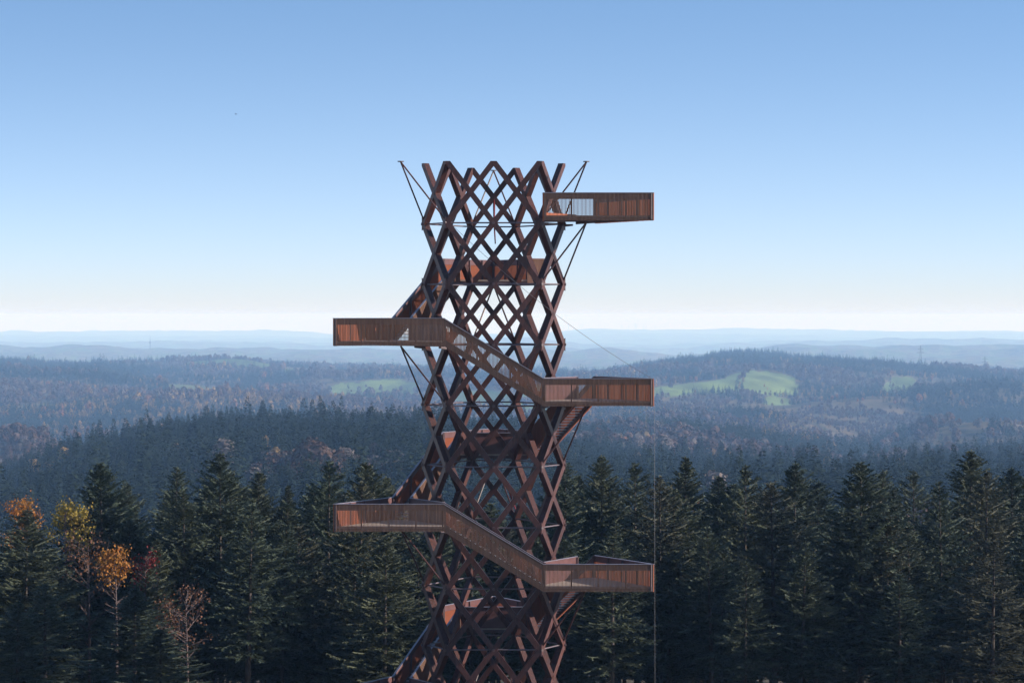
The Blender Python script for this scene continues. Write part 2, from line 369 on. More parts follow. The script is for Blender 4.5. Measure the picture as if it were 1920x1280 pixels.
FO = np.array([1.06, -.811]) * A; FI = np.array([1.06, -.33]) * A; TP = np.array([3.405, -.811]) * A
BO = np.array([2.232, 1.22]) * A; BI = np.array([1.816, .98]) * A
HO = np.array([-1.06, -.811]) * A; HI = np.array([-1.06, -.33]) * A
TIPC = np.array([3.36, -.785]) * A
def rot(p, k):
    t = R(120 * k); v = np.array(p) - C3
    return C3 + np.array([v[0] * math.cos(t) - v[1] * math.sin(t), v[0] * math.sin(t) + v[1] * math.cos(t)])
rest = MB(); nslat = [0]
def level_z(n): return ring_z(n) - (0.09 if n % 3 == 2 else 0.0) 
def railing(P, Q, zP, zQ, parent, single=False, posts=None, slats=True, endpost=False, solid=False, band=0.33):
    """parapet between plan points; zP, zQ are the floor-ring heights; outside is on the right of P->Q"""
    P = np.array(P); Q = np.array(Q); L = np.linalg.norm(Q - P); d = (Q - P) / L; nr = np.array([d[1], -d[0]])
    zl = lambda t: zP + (zQ - zP) * t
    if slats:
        k = int(round(L / 0.0737))
        for j in range(k):
            t = (j + 0.5) / k; s = t * L; w = 0.018 + random.uniform(-0.0015, 0.0015)
            a = P + d * (s - w); b_ = P + d * (s + w); z = zl(t); jt = random.uniform(-.006, .006)
            tgt = MB() if (single and nslat[0] < 300) else rest
            tgt.wall(a, b_, -0.030, 0.030 + random.uniform(-.003, .003), z + 0.06 + jt, z + 1.565, z + 0.06 + jt, z + 1.565, nr)
            if tgt is not rest: tobj(tgt, 'slat', m_slat, parent); nslat[0] += 1
    b = MB(); b.wall(P, Q, -0.085, 0.045, zP + 1.572, zP + 1.602, zQ + 1.572, zQ + 1.602, nr); tobj(b, 'top_rail', m_rail, parent)
    b = MB(); b.wall(P, Q, -0.050, -0.034, zP + 1.565 - band, zP + 1.570, zQ + 1.565 - band, zQ + 1.570, nr); tobj(b, 'band_plate', m_band, parent)
    b = MB(); b.wall(P, Q, -0.075, -0.034, zP + 0.09, zP + 0.325, zQ + 0.09, zQ + 0.325, nr); tobj(b, 'edge_beam', m_steel, parent)
    if solid:
        b = MB(); b.wall(P, Q, -0.045, -0.028, zP + 0.10, zP + 1.23, zQ + 0.10, zQ + 1.23, nr); tobj(b, 'solid_panel', m_band, parent)
    npost = max(2, int(round(L / 1.63)) + 1) if posts is None else posts
    for j in range(npost):
        s = 0.06 + (L - 0.12) * j / (npost - 1); t = s / L; a = P + d * (s - 0.035); c = P + d * (s + 0.035); z = zl(t); b = MB()
        b.wall(a, c, -0.15, -0.088, z + 0.10, z + 1.56, z + 0.10, z + 1.56, nr); tobj(b, 'post', m_steel, parent)
        if slats and not solid:
            b = MB(); a = P + d * (s - 0.02); c = P + d * (s + 0.02); b.wall(a, c, -0.030, -0.010, z + 0.07, z + 1.56, z + 0.07, z + 1.56, nr); tobj(b, 'clamp_bar', m_steel, parent)
for n in range(0, 9):
    k = n % 3; z = level_z(n)
    if z + 1 < -25: break
    q = lambda p: rot(p, k)
    b = MB(); poly = [q(p) for p in (FI, FO, TP, BO, BI)]
    cen = sum(poly) / 5; pol2 = [cen + (p - cen) * 0.985 for p in poly]
    b.prism(pol2, z + 0.245, z + 0.33); deck = tobj(b, 'platform_deck', m_deck)
    # steel below the deck
    for u, v in ((FI, TIPC), (BI, TIPC), (FI, BI)):
        b = MB(); u, v = q(u), q(v); d = (v - u) / np.linalg.norm(v - u)
        b.wall(u, v, -0.06, 0.06, z + 0.0, z + 0.24, z + 0.14, z + 0.24, (d[1], -d[0])); tobj(b, 'deck_beam', m_steel, deck)
    for t in (0.2, 0.4, 0.6, 0.8):
        u = q(FO + (TP - FO) * t + np.array([0, .1])); v = q(BO + (TP - BO) * t + np.array([-.1, -.05])); d = (v - u) / np.linalg.norm(v - u)
        b = MB(); b.wall(u, v, -0.03, 0.03, z + 0.10, z + 0.24, z + 0.10, z + 0.24, (d[1], -d[0])); tobj(b, 'joist', m_steel, deck)
    front = (k == 0); bfront = (k == 2)
    railing(q(FO), q(TP), z, z, deck, single=front and n in (3, 6), posts=5)
    railing(q(TP), q(BO), z, z, deck, single=bfront and n in (2, 5), posts=5)
    # corner post at the tip
    b = MB(); c = q(TIPC); b.prism([c + np.array([math.cos(t), math.sin(t)]) * 0.11 for t in [R(45 + 90 * w) for w in range(4)]], z + 0.05, z + 1.56); tobj(b, 'corner_post', m_steel, deck)
    if n >= 2: railing(q(BI), q(FI), z, z, deck, slats=False, solid=True, posts=2)
    elif n == 0:
        railing(q(FI), q(FO), z, z, deck, slats=True, posts=2)
        b = MB(); u, v = q(FI), q(BI); d = (v - u) / np.linalg.norm(v - u); b.wall(u, v, -.02, .02, z + .33, z + .55, z + .33, z + .55, (d[1], -d[0])); tobj(b, 'kick_board', m_slat, deck)
    else:
        railing(q(FI), q(FO), z, z, deck, slats=True, posts=2)
    # V strut under the platform, stub brackets at the two nodes it lands on
    ap = q(np.array([2.0, 0]) * A)
    for vi in (2, 3):
        nd = PV[(vi + 3 * k) % 9]; b = MB(); u = (ap - nd) * 0.04
        b.tube((*ap, z + 0.02), (*(nd + u), ring_z(n + 1) + 0.16), 0.048); tobj(b, 'strut', m_beam)
        b = MB(); u = (nd - C3) / np.linalg.norm(nd - C3); b.wall(nd + u * .05, nd + u * 0.62, -.09, .09, z - .16, z + 0.0, z - .10, z + 0.0, (u[1], -u[0])); tobj(b, 'bracket', m_steel)
    # flight that arrives at this platform
    if n >= 2:
        zt = level_z(n - 1)
        b = MB()
        for (u, v, sg) in ((HO, FO, 1), (HI, FI, -1)):
            u, v = q(u), q(v); d = (v - u) / np.linalg.norm(v - u); nn = np.array([d[1], -d[0]])
            b.wall(u, v, -0.14 if sg > 0 else 0.08, -0.09 if sg > 0 else 0.13, zt + 0.06, zt + 0.42, z + 0.06, z + 0.42, nn)
        fl = tobj(b, 'stair_flight', m_steel)
        railing(q(HO), q(FO), zt, z, fl, posts=4)
        railing(q(FI), q(HI), z, zt, fl, posts=4)
        NT = 20
        for j in range(1, NT):
            t = j / NT; p0 = HO + (FO - HO) * (t - 0.024); p1 = HO + (FO - HO) * (t + 0.024)
            inn = HI - HO; zz = zt + (z - zt) * t + 0.33
            b = MB(); lo = 0.13 / np.linalg.norm(inn)
            b.prism([q(p0 + inn * lo), q(p1 + inn * lo), q(p1 + inn * (1 - lo)), q(p0 + inn * (1 - lo))], zz - 0.04, zz); tobj(b, 'tread', m_tread, fl)
if rest.V: tag(tobj(rest, 'slats', m_slat), kind='stuff')
# the three V masts at the top, each with its small cap plate
for k in range(3):
    ap = rot(np.array([2.0, 0]) * A, k); zt = ring_z(-1) - 0.02
    for vi in (2, 3):
        nd = PV[(vi + 3 * k) % 9]; b = MB(); b.tube((*ap, zt), (*nd, ring_z(0) + 0.05), 0.045); tobj(b, 'mast_tube', m_beam)
    b = MB(); c = ap; b.prism([c + np.array([math.cos(t), math.sin(t)]) * 0.2 for t in [R(30 + 60 * w) for w in range(6)]], zt + 0.0, zt + 0.05); tobj(b, 'cap_plate', m_steel)

def cable(p, q, sag, r, name, label, n=14, parent=None):
    b = MB(); p = Vector(p); q = Vector(q); pts = []
    for i in range(n + 1):
        t = i / n; v = p.lerp(q, t); v.z -= sag * 4 * t * (1 - t); pts.append(v)
    for u, v in zip(pts, pts[1:]): b.tube(u, v, r, n=5)
    o = b.obj(name, m_cable); tag(o, label, 'cable'); return o
tp = TIPC + np.array([0.16, 0.02])
cable((PV[0][0] + .2, DY + .3, ring_z(0) - 0.05), (TIPC[0], DY + TIPC[1], ring_z(3) + 1.60), 0.55, 0.011, 'cable', 'thin cable slanting from the upper lattice to the tip of a right-hand balcony')
cable((tp[0], DY + tp[1], ring_z(3) + 1.3), (tp[0] + .05, DY + tp[1], -25.3), 0.0, 0.0075, 'cable', 'thin pale cable hanging straight down past the tips of the right-hand balconies', 4)
cable((tp[0] - .45, DY + tp[1] + .3, ring_z(3) + .1), (tp[0] - .45, DY + tp[1] + .3, ring_z(3) - 1.1), 0.0, 0.009, 'cable', 'short loose cable end under the middle right-hand balcony beside the long one', 2)
b = MB(); p = (0.03, DY + 2.56 * A, ring_z(0) + 1.6)
b.tube(p, (0.03, DY + 2.56 * A - .1, ring_z(0) + 0.3), 0.075, 0.05); b.tube((0.03, DY + 2.56 * A - .1, ring_z(0) + 0.3), (0.1, DY + 2.56 * A - .1, ring_z(0) - 1.0), 0.05, 0.035)
tag(b.obj('hanging_strap', m_red), 'dark red lifting strap hanging inside the top of the lattice', 'strap')
b = MB(); b.tube((0.70, DY + 3.2, ring_z(4) - 0.95), (1.25, DY + 3.2, ring_z(4) - 2.6), 0.05); tag(b.obj('hanging_strap', m_red), 'bright red and white strap slanting inside the middle of the lattice', 'strap')
# ------------------------------------------------------------------ trees
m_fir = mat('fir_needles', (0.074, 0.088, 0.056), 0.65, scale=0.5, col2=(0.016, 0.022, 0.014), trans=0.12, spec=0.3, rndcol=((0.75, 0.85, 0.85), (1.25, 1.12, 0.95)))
m_firw = mat('fir_needles_brownish', (0.080, 0.074, 0.042), 0.7, scale=0.6, col2=(0.022, 0.026, 0.017), trans=0.12, spec=0.3, rnd=0.15)
m_bark = mat('conifer_bark', (0.085, 0.065, 0.052), 0.9, scale=2, col2=(0.04, 0.03, 0.026), stretch=(4, 4, 0.6), rnd=0.2)
m_twig = mat('bare_twig', (0.11, 0.075, 0.068), 0.9, 0.4, 3)
m_gold = mat('golden_leaf', (0.30, 0.150, 0.028), 0.7, scale=0.9, col2=(0.33, 0.11, 0.02), trans=0.3)
m_yel = mat('yellow_leaf', (0.31, 0.20, 0.035), 0.7, scale=0.9, col2=(0.28, 0.21, 0.04), trans=0.3)
m_redl = mat('red_leaf', (0.19, 0.022, 0.018), 0.7, 0.5, 0.9, trans=0.3)
m_rust = mat('rusty_leaf', (0.16, 0.07, 0.035), 0.8, 0.5, 0.9, trans=0.2)

def quads(c, u, v):
    """rhombic leaf quads: centres c, half axes u and v"""
    P = np.stack([c - u, c - v * 1.0 + u * .1, c + u, c + v * 1.0 + u * .1], 1)
    return P.reshape(-1, 3)
def fir_mesh(seed, H, base, Rm, slim=1.0, dens=1.0, ragged=0.25, wmat=None):
    """H: height, base: height of the lowest live whorl, Rm: widest radius. Unit: metres"""
    g = np.random.default_rng(seed); V = []; 
    z = base
    while z < H - 0.15:
        t = (H - z) / (H - base)                        # 1 at the base, 0 at the tip
        Rz = 1.48 * Rm * (t ** 0.77) * (1 if t < 0.75 else 1 - (t - 0.75) * 1.3)
        nb = int(round((6.5 + 5.5 * min(1, t * 2.5)) * dens)); a0 = g.uniform(0, 6.28)
        for k in range(nb):
            az = a0 + 6.283 * k / nb + g.normal(0, 0.25)
            lump = 0.72 + 0.56 * float(vnoise(np.array([math.cos(az) * 1.6 + z * .35 + seed]), np.array([math.sin(az) * 1.6 + z * .55]), 5)[0])
            L = max(0.16, Rz * lump * g.uniform(1 - ragged * 1.6, 1 + ragged))
            az += 0; zz = z + g.uniform(-.12, .12)
            rise = g.uniform(0.35, 0.7) if t < 0.25 else g.uniform(-0.05, 0.35) if t < 0.6 else g.uniform(-0.35, 0.12)
            ns = max(3, int(L / 0.13)); s = (np.arange(ns) + 0.5) / ns
            s = s[s > (0.0 if L < 1 else 0.22)]
            d = np.array([math.cos(az), math.sin(az), 0]); p = np.array([-d[1], d[0], 0])
            curve = zz + L * (rise * s + (0.22 if t > .3 else 0.1) * s ** 2.5 * g.uniform(0.2, 1.4))
            C = d[None] * (s * L)[:, None]; C[:, 2] = curve
            for sg in (-1, 1):
                tl = (0.12 + 0.30 * L ** 0.8 * (1 - s) ** 0.8 * np.minimum(1, s * 3.2 + .35)) * g.uniform(0.45, 1.4, len(s))
                ang = g.normal(0.85, 0.15, len(s)); dr = d[None] * np.cos(ang)[:, None] + p[None] * (sg * np.sin(ang))[:, None]
                dr[:, 2] += g.normal(0.05, 0.3, len(s)) + rise * 0.5
                nx = np.cross(dr, np.array([0, 0, 1.0])); nx /= np.linalg.norm(nx, axis=1)[:, None] + 1e-6
                w = g.uniform(0.05, 0.12, len(s))
                nx[:, 2] += g.normal(0, 0.5, len(s))
                for f0, f1 in ((0, .55), (.45, 1.05)):
                    c = C + dr * (tl * (f0 + f1) / 2)[:, None]; c[:, 2] += g.normal(0, 0.02, len(s))
                    V.append(quads(c, dr * (tl * (f1 - f0) / 2)[:, None], nx * (w * (1.0 if f0 == 0 else .75))[:, None]))
            # upright leader needles along the branch
            c = C.copy(); c[:, 2] += .03; up = np.zeros_like(c); up[:, 2] = g.uniform(.03, .09, len(s))
            V.append(quads(c, np.repeat(d[None] * 0.10, len(s), 0), up))
        z += (0.20 + 0.30 * min(1, t * 1.6)) * g.uniform(0.8, 1.2) / max(dens, .7)
    k = 10; zz = np.linspace(H - .7, H, k); c = np.zeros((k, 3)); c[:, 2] = zz
    V.append(quads(c, np.tile([0, 0, .12], (k, 1)), np.stack([g.normal(0, .07, k), g.normal(0, .07, k), np.zeros(k)], -1)))
    V = np.concatenate(V); Q = np.arange(len(V)).reshape(-1, 4)
    return mesh_np('crown', V, Q, wmat or m_fir)
def trunk_mesh(seed, H, base, r, dead=True, m=None):
    g = random.Random(seed); b = MB(); b.tube((0, 0, -0.5), (0, 0, base), r, r * 0.75, 8); b.tube((0, 0, base - .02), (0, 0, H - 0.2), r * 0.75, 0.02, 7)
    if dead:
        z = base * 0.3
        while z < base + 1:
            a = g.uniform(0, 6.28); L = g.uniform(0.5, 2.0); b.tube((0, 0, z), (math.cos(a) * L, math.sin(a) * L, z + g.uniform(-.5, .5)), 0.028, 0.008, 4); z += g.uniform(.25, .8)
    return b.mesh('trunk', m or m_bark)

FIRS = []
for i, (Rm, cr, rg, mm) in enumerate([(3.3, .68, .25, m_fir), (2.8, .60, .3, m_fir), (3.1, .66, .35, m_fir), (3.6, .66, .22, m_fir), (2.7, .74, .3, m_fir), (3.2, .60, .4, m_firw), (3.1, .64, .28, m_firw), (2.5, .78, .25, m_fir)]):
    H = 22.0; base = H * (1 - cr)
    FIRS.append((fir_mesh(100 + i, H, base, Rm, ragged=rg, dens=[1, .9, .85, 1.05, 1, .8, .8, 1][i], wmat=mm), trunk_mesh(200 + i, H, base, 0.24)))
def at(px, r, py=None): return ((px - CX) / F * r, r)
def side(px):
    for x, t in ((90, 'at the left edge'), (330, 'left of the lower balcony'), (600, 'left of the tower'), (860, 'left behind the tower foot'),
                 (1010, 'directly behind the tower'), (1240, 'just right of the tower'), (1450, 'right of the hanging cable'), (1700, 'right of the middle'), (3000, 'near the right edge')):
        if px < x: return t
ntree = [0]
def put_fir(px, top, r, kind, width=1.0, label=None, group=None):
    x, y = at(px, r); zt = (HY - top) / F * r; zg = float(ground_z(np.array([x]), np.array([y]))[0])
    h = zt - zg; k = h / 22.0
    root = link('fir_tree', None, None, (x, y, zg)); cm, tm = FIRS[kind]
    c = link('crown', cm, root); t = link('trunk', tm, root)
    root.scale = (width * (0.55 + 0.45 * k),) * 2 + (k,); root.rotation_euler = (random.uniform(-.035, .035), random.uniform(-.035, .035), random.uniform(0, 6.28))
    tag(root, label or ('dark green fir tree ' + side(px)), 'tree', group)
    ntree[0] += 1
    return root
# the trees whose tips stand out against the hills: column, row of the tip, distance, kind, width
MAIN = [(42, 955, 168, 0, 1.25, 'broad green fir with its right side sunlit, leftmost in the foreground'),
 (195, 868, 182, 3, 1.05, 'tall broad dark fir right of the yellow birch'), (242, 903, 192, 1, 1.0, 'dark fir leaning on the right of the tall broad one at left'),
 (318, 875, 186, 2, 1.0, 'dark fir with a ragged tip left of the gap between two tall ones'), (350, 918, 178, 1, 1.0, 'greyish fir close in front of the ragged dark fir at left'),
 (415, 848, 180, 0, 1.1, 'tallest fir left of the tower with a slim pointed tip'), (440, 880, 187, 1, .9, 'fir half hidden behind the tallest one left of the tower'),
 (472, 885, 190, 4, 1.0, 'narrow fir with a split top right of the tallest left one'), (532, 910, 195, 7, 1.0, 'short black-green fir tip between two firs left of the balcony'),
 (612, 865, 184, 2, 1.15, 'broad bushy fir above the left end of the lower balcony'), (580, 905, 198, 1, 1.0, 'fir behind the bushy one above the lower left balcony'),
 (708, 868, 188, 3, 1.1, 'wide fir above the middle of the lower left balcony'), (742, 893, 199, 4, 1.0, 'fir between the wide one and the tower stairs'), (672, 903, 176, 5, 1.0, 'brownish fir in front of the wide fir above the lower balcony'),
 (1062, 865, 190, 1, 1.0, 'fir with its tip beside the right edge of the lattice'), (1133, 853, 186, 0, 1.0, 'tall pointed fir between the tower and the hanging cable'), (1096, 890, 199, 4, 1.0, 'slender fir between two taller ones right of the tower'),
 (1195, 868, 192, 2, 1.1, 'bushy fir just left of the hanging cable'), (1238, 893, 176, 5, .95, 'reddish brown fir top right behind the hanging cable'), (1286, 857, 184, 7, 1.2, 'greener fir with a thin long tip right of the hanging cable'),
 (1342, 893, 194, 4, 1.1, 'dark fir between the thin-tipped one and a star-shaped tip'), (1397, 870, 184, 2, 1.0, 'fir with a dark star-shaped top left of the brown one'), (1458, 902, 174, 6, 1.2, 'broad olive brown fir with dense cones of foliage at right'),
 (1488, 866, 186, 0, 1.05, 'dark pointed fir behind the broad olive brown one'), (1530, 905, 224, 3, 1.1, 'hazy grey fir filling the gap left of the largest right fir'), (1616, 868, 172, 3, 1.15, 'largest symmetrical fir on the right with long spreading boughs'),
 (1663, 880, 232, 1, 1.1, 'pale hazy fir behind the largest right one'), (1717, 880, 228, 2, 1.2, 'pale hazy fir left of the dark low tip at right'), (1700, 943, 182, 7, 1.0, 'low dark fir tip in front of two hazy ones'),
 (1773, 902, 178, 2, 1.0, 'dark fir in front on the left of the very tall right fir'), (1820, 845, 190, 0, 1.25, 'very tall feathery fir near the right edge'), (1850, 885, 184, 5, 1.1, 'fir with brown tinge on the right shoulder of the very tall one'),
 (1905, 878, 196, 3, 1.0, 'fir cut by the right edge of the picture, pointed tip'), (1880, 918, 204, 4, 1.0, 'short fir between two tall ones at the right edge'),
 (252, 1104, 158, 7, 1.5, 'small light green fir low down beside the rusty bare tree'), (300, 1180, 155, 4, 1.4, 'young blue-green fir at the lower left, in front'), (85, 1090, 153, 1, 1.1, 'young green fir at the lower left corner'),
 (30, 1130, 150, 4, 1.2, 'low fir in the lower left corner touching the edge'), (1690, 1075, 168, 1, 1.0, 'half grown fir low at right with pale branch tips'), (1860, 1010, 165, 6, 1.15, 'front fir at lower right with silvery branch tips'),
 (560, 985, 178, 6, 1.0, 'olive fir below the left end of the lower balcony'), (1340, 985, 172, 1, 1.0, 'fir in front of the dark ones right of the cable')]
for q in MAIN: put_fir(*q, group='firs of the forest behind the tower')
SX = [-60, 0, 40, 90, 135, 165, 195, 260, 285, 300, 320, 350, 375, 395, 415, 440, 475, 500, 530, 550, 580, 612, 640, 680, 708, 740, 770, 850, 930, 1000, 1062, 1100, 1133, 1165, 1195, 1240, 1285, 1320, 1360, 1395, 1430, 1488, 1530, 1560, 1590, 1615, 1650, 1665, 1690, 1716, 1740, 1780, 1818, 1850, 1880, 1905, 1990]
SY = [960, 985, 960, 1010, 1010, 930, 880, 905, 965, 910, 885, 925, 965, 890, 860, 885, 890, 905, 915, 930, 895, 875, 900, 885, 880, 895, 930, 930, 900, 900, 875, 900, 865, 885, 878, 890, 870, 905, 900, 880, 905, 880, 910, 945, 905, 880, 930, 895, 925, 890, 930, 900, 860, 880, 900, 890, 890]
FILL = []
rows = [(172, 24), (181, 24), (191, 26), (201, 28), (213, 30), (226, 31), (240, 32), (255, 33)]
for q, (r, nn) in enumerate(rows):
    for j in range(nn):
        px = -90 + (2260) * (j + random.uniform(.1, .9)) / nn
        if r < 178 and abs(px - 216) < 16: continue
        sy = float(np.interp(px, SX, SY))
        top = sy + (random.uniform(40, 170) if r < 185 else random.uniform(12, 90))
        kind = random.choice([0, 1, 2, 3, 1, 2, 0, 3, 1, 4, 5, 6])
        rr = r + random.uniform(-4, 4)
        row_t = 'in front row' if r < 178 else 'in the second row' if r < 188 else 'in the middle rows' if r < 220 else 'in the back rows'
        o_ = put_fir(px, top, rr, kind, random.uniform(0.85, 1.2), 'dark fir %s, %s' % (row_t, side(px)) if kind < 5 or kind == 7 else 'olive brown fir %s, %s' % (row_t, side(px)), 'firs of the forest behind the tower')
        FILL.append((px, o_))
ORD = 'first second third fourth fifth sixth seventh eighth ninth tenth eleventh twelfth thirteenth fourteenth fifteenth sixteenth seventeenth eighteenth nineteenth twentieth'.split()
keys = {}
for px, o_ in sorted(FILL, key=lambda q: q[0]): keys.setdefault(o_['label'], []).append(o_)
for lab, os_ in keys.items():
    if len(os_) > 1:
        for i, o_ in enumerate(os_):
            w = 'last' if i == len(os_) - 1 else ORD[i] if i == 0 else ORD[i]
            o_['label'] = w + ' from left, ' + lab

# broadleaf trees with autumn leaves
def broad_mesh(seed, H, base, Rm, leafm, leaf_n, leaf_z=(0.3, 1.0), leaf=0.10, up=0.6, twn=None):
    g = np.random.default_rng(seed); b = MB(); tips = []
    b.tube((0, 0, -.5), (0.1, 0, base), 0.13, 0.10, 7); b.tube((0.1, 0, base), (0, .1, H * .97), 0.10, 0.015, 6)
    nb = twn or 34
    for i in range(nb):
        z0 = base + (H - base) * (i / nb) * 0.92; t = 1 - i / nb; az = g.uniform(0, 6.28); L = Rm * (0.35 + 0.65 * math.sin(math.pi * min(1, 0.15 + t * .85))) * g.uniform(.7, 1.15)
        p = np.array([0, 0, z0]); d = np.array([math.cos(az), math.sin(az), up * g.uniform(.6, 1.5)]); d /= np.linalg.norm(d)
        q = p + d * L; b.tube(p, q, 0.035, 0.014, 4); tips.append(q)
        for j in range(5):
            s = g.uniform(.25, 1); pp = p + d * L * s; dd = d + g.normal(0, .55, 3); dd[2] += .25; dd /= np.linalg.norm(dd); qq = pp + dd * L * .45 * g.uniform(.5, 1.1)
            b.tube(pp, qq, 0.014, 0.006, 3); tips += [qq, (pp + qq) / 2]
    tips = np.array(tips); zr = (tips[:, 2] - base) / (H - base); w = np.clip((zr - leaf_z[0]) / 0.25, 0, 1) * np.clip((leaf_z[1] + .1 - zr) / 0.15, 0, 1) + 1e-4
    c = tips[g.choice(len(tips), leaf_n, p=w / w.sum())] + g.normal(0, 0.28, (leaf_n, 3)); u = g.normal(0, 1, (leaf_n, 3)); u /= np.linalg.norm(u, axis=1)[:, None]
    v = np.cross(u, g.normal(0, 1, (leaf_n, 3))); v /= np.linalg.norm(v, axis=1)[:, None]
    s = g.uniform(.5, 1.1, (leaf_n, 1)) * leaf
    LV = quads(c, u * s, v * s * .8)
    return b.mesh('trunk', m_twig), mesh_np('crown', LV, np.arange(len(LV)).reshape(-1, 4), leafm)
BROAD = [(40, 928, 186, 1.3, m_gold, 1100, (.62, 1), 'birch', 'orange-gold birch top behind the leftmost broad fir'),
         (122, 948, 180, 2.1, m_yel, 2300, (.6, 1), 'birch', 'yellow birch with a full bright crown left of the tall broad fir'),
         (216, 1024, 166, .95, m_gold, 1000, (.62, 1), 'birch', 'slender birch with golden leaves at its top and bare below'),
         (348, 1110, 163, 1.8, m_rust, 620, (.3, 1), 'tree', 'mostly bare rusty leaved tree low at left beside a light fir'),
         (272, 1032, 171, 1.0, m_redl, 330, (.6, 1), 'tree', 'small tree with a tuft of bright red leaves'),
         (165, 1000, 170, 1.8, m_rust, 350, (.5, 1), 'tree', 'nearly bare tree with rust coloured leaves behind the golden birch'),
         (425, 965, 205, 2.0, m_yel, 200, (.5, 1), 'tree', 'thin bare broadleaf tree hidden among the dark firs at left')]
for i, (px, top, r, Rm, lm, ln, lz, cat, lab) in enumerate(BROAD):
    x, y = at(px, r); zg = float(ground_z(np.array([x]), np.array([y]))[0]); H = (HY - top) / F * r - zg
    root = link('birch_tree' if cat == 'birch' else 'broadleaf_tree', None, None, (x, y, zg)); t, c = broad_mesh(300 + i, H, H * .5, Rm, lm, ln, lz)
    link('trunk', t, root); link('crown', c, root); tag(root, lab, 'tree')

# ------------------------------------------------------------------ the far woods: points scattered over the hills
def canopy(seed, kind, m):
    """small tree of unit height for the far woods"""
    g = np.random.default_rng(seed)
    if kind in ('conifer', 'conifer_fine'):
        V = []; N = 130 if kind == 'conifer' else 620
        t = g.uniform(0.02, 1, N) ** 0.75; az = g.uniform(0, 6.28, N); rad = 0.165 * t ** .95 * g.uniform(.55, 1.12, N); z = 1 - t * 0.88
        c = np.stack([np.cos(az) * rad, np.sin(az) * rad, z], -1); d = np.stack([np.cos(az), np.sin(az), g.uniform(-.45, .35, N)], -1)
        p = np.cross(d, [0, 0, 1.0]); p /= np.linalg.norm(p, axis=1)[:, None]; p[:, 2] += g.normal(0, .4, N)
        s = (0.055 if kind == 'conifer' else 0.032) * (0.32 + 1.1 * t)[:, None] * g.uniform(.6, 1.3, (N, 1))
        return mesh_np('far_' + kind, quads(c, d * s, p * s * .75), np.arange(4 * N).reshape(-1, 4), m)
    N = 150 if kind == 'round' else 90 if kind == 'tall' else 700
    u = g.normal(0, 1, (N, 3)); u /= np.linalg.norm(u, axis=1)[:, None]; rr = g.uniform(.55, 1, (N, 1)) ** .5
    tall = kind.startswith('tall')
    ax = np.array([[.15, .15, .44]]) if tall else np.array([[.26, .26, .36]])
    c = u * rr * ax + [0, 0, .52 if tall else .58]; c[:, :2] *= (1.15 - 0.4 * c[:, 2:3])
    a = g.normal(0, 1, (N, 3)); a /= np.linalg.norm(a, axis=1)[:, None]; b_ = np.cross(a, u); b_ /= np.linalg.norm(b_, axis=1)[:, None] + 1e-6
    s = g.uniform(.035, .085, (N, 1)) * (1 if kind == 'round' else .8 if kind == 'tall' else .42)
    return mesh_np('far_' + kind, quads(c, a * s, b_ * s), np.arange(4 * N).reshape(-1, 4), m)
mk = lambda nme, c, c2, rc: mat(nme, c, .85, scale=2.5, col2=c2, rndcol=rc, spec=.15, trans=.1)
f_con = mk('far_conifer_green', (0.019, 0.031, 0.017), (0.008, 0.014, 0.009), ((.7, .8, .8), (1.5, 1.35, 1.05)))
f_brn = mk('far_beech_brown', (0.085, 0.050, 0.034), (0.048, 0.030, 0.024), ((.7, .7, .75), (1.35, 1.3, 1.2)))
f_gold = mk('far_larch_gold', (0.23, 0.15, 0.055), (0.13, 0.085, 0.04), ((.6, .6, .6), (1.5, 1.4, 1.2)))
f_grey = mk('far_bare_grey', (0.13, 0.105, 0.085), (0.08, 0.06, 0.055), ((.7, .7, .7), (1.3, 1.3, 1.3)))
f_org = mk('far_orange', (0.22, 0.10, 0.04), (0.13, .06, .028), ((.7, .7, .7), (1.3, 1.2, 1.1)))
FAR = [[canopy(1, 'conifer', f_con), canopy(2, 'conifer', f_con), canopy(3, 'conifer', f_con)], [canopy(4, 'round', f_brn), canopy(5, 'round', f_brn)],
       [canopy(6, 'tall', f_gold), canopy(7, 'tall', f_gold)], [canopy(8, 'round', f_grey), canopy(9, 'tall', f_grey)], [canopy(10, 'conifer_fine', f_con), canopy(11, 'conifer_fine', f_con), canopy(12, 'conifer_fine', f_con)], [canopy(13, 'round', f_org)],
       [canopy(14, 'round_fine', f_brn), canopy(15, 'round_fine', f_brn)], [canopy(16, 'tall_fine', f_gold)], [canopy(17, 'round_fine', f_grey)]]
ALLFAR = [m for s in FAR for m in s]; OFF = np.cumsum([0] + [len(s) for s in FAR])
src = bpy.data.collections.new('far_tree_kinds')
for i, m_ in enumerate(ALLFAR):
    o = bpy.data.objects.new('far_tree_%02d' % i, m_); src.objects.link(o)
def spots(px, r, sp, lo):
    return sum(np.exp(-((px - a) / w) ** 2 - (np.log(r / b_) / h) ** 2) * s for a, b_, w, h, s in sp)
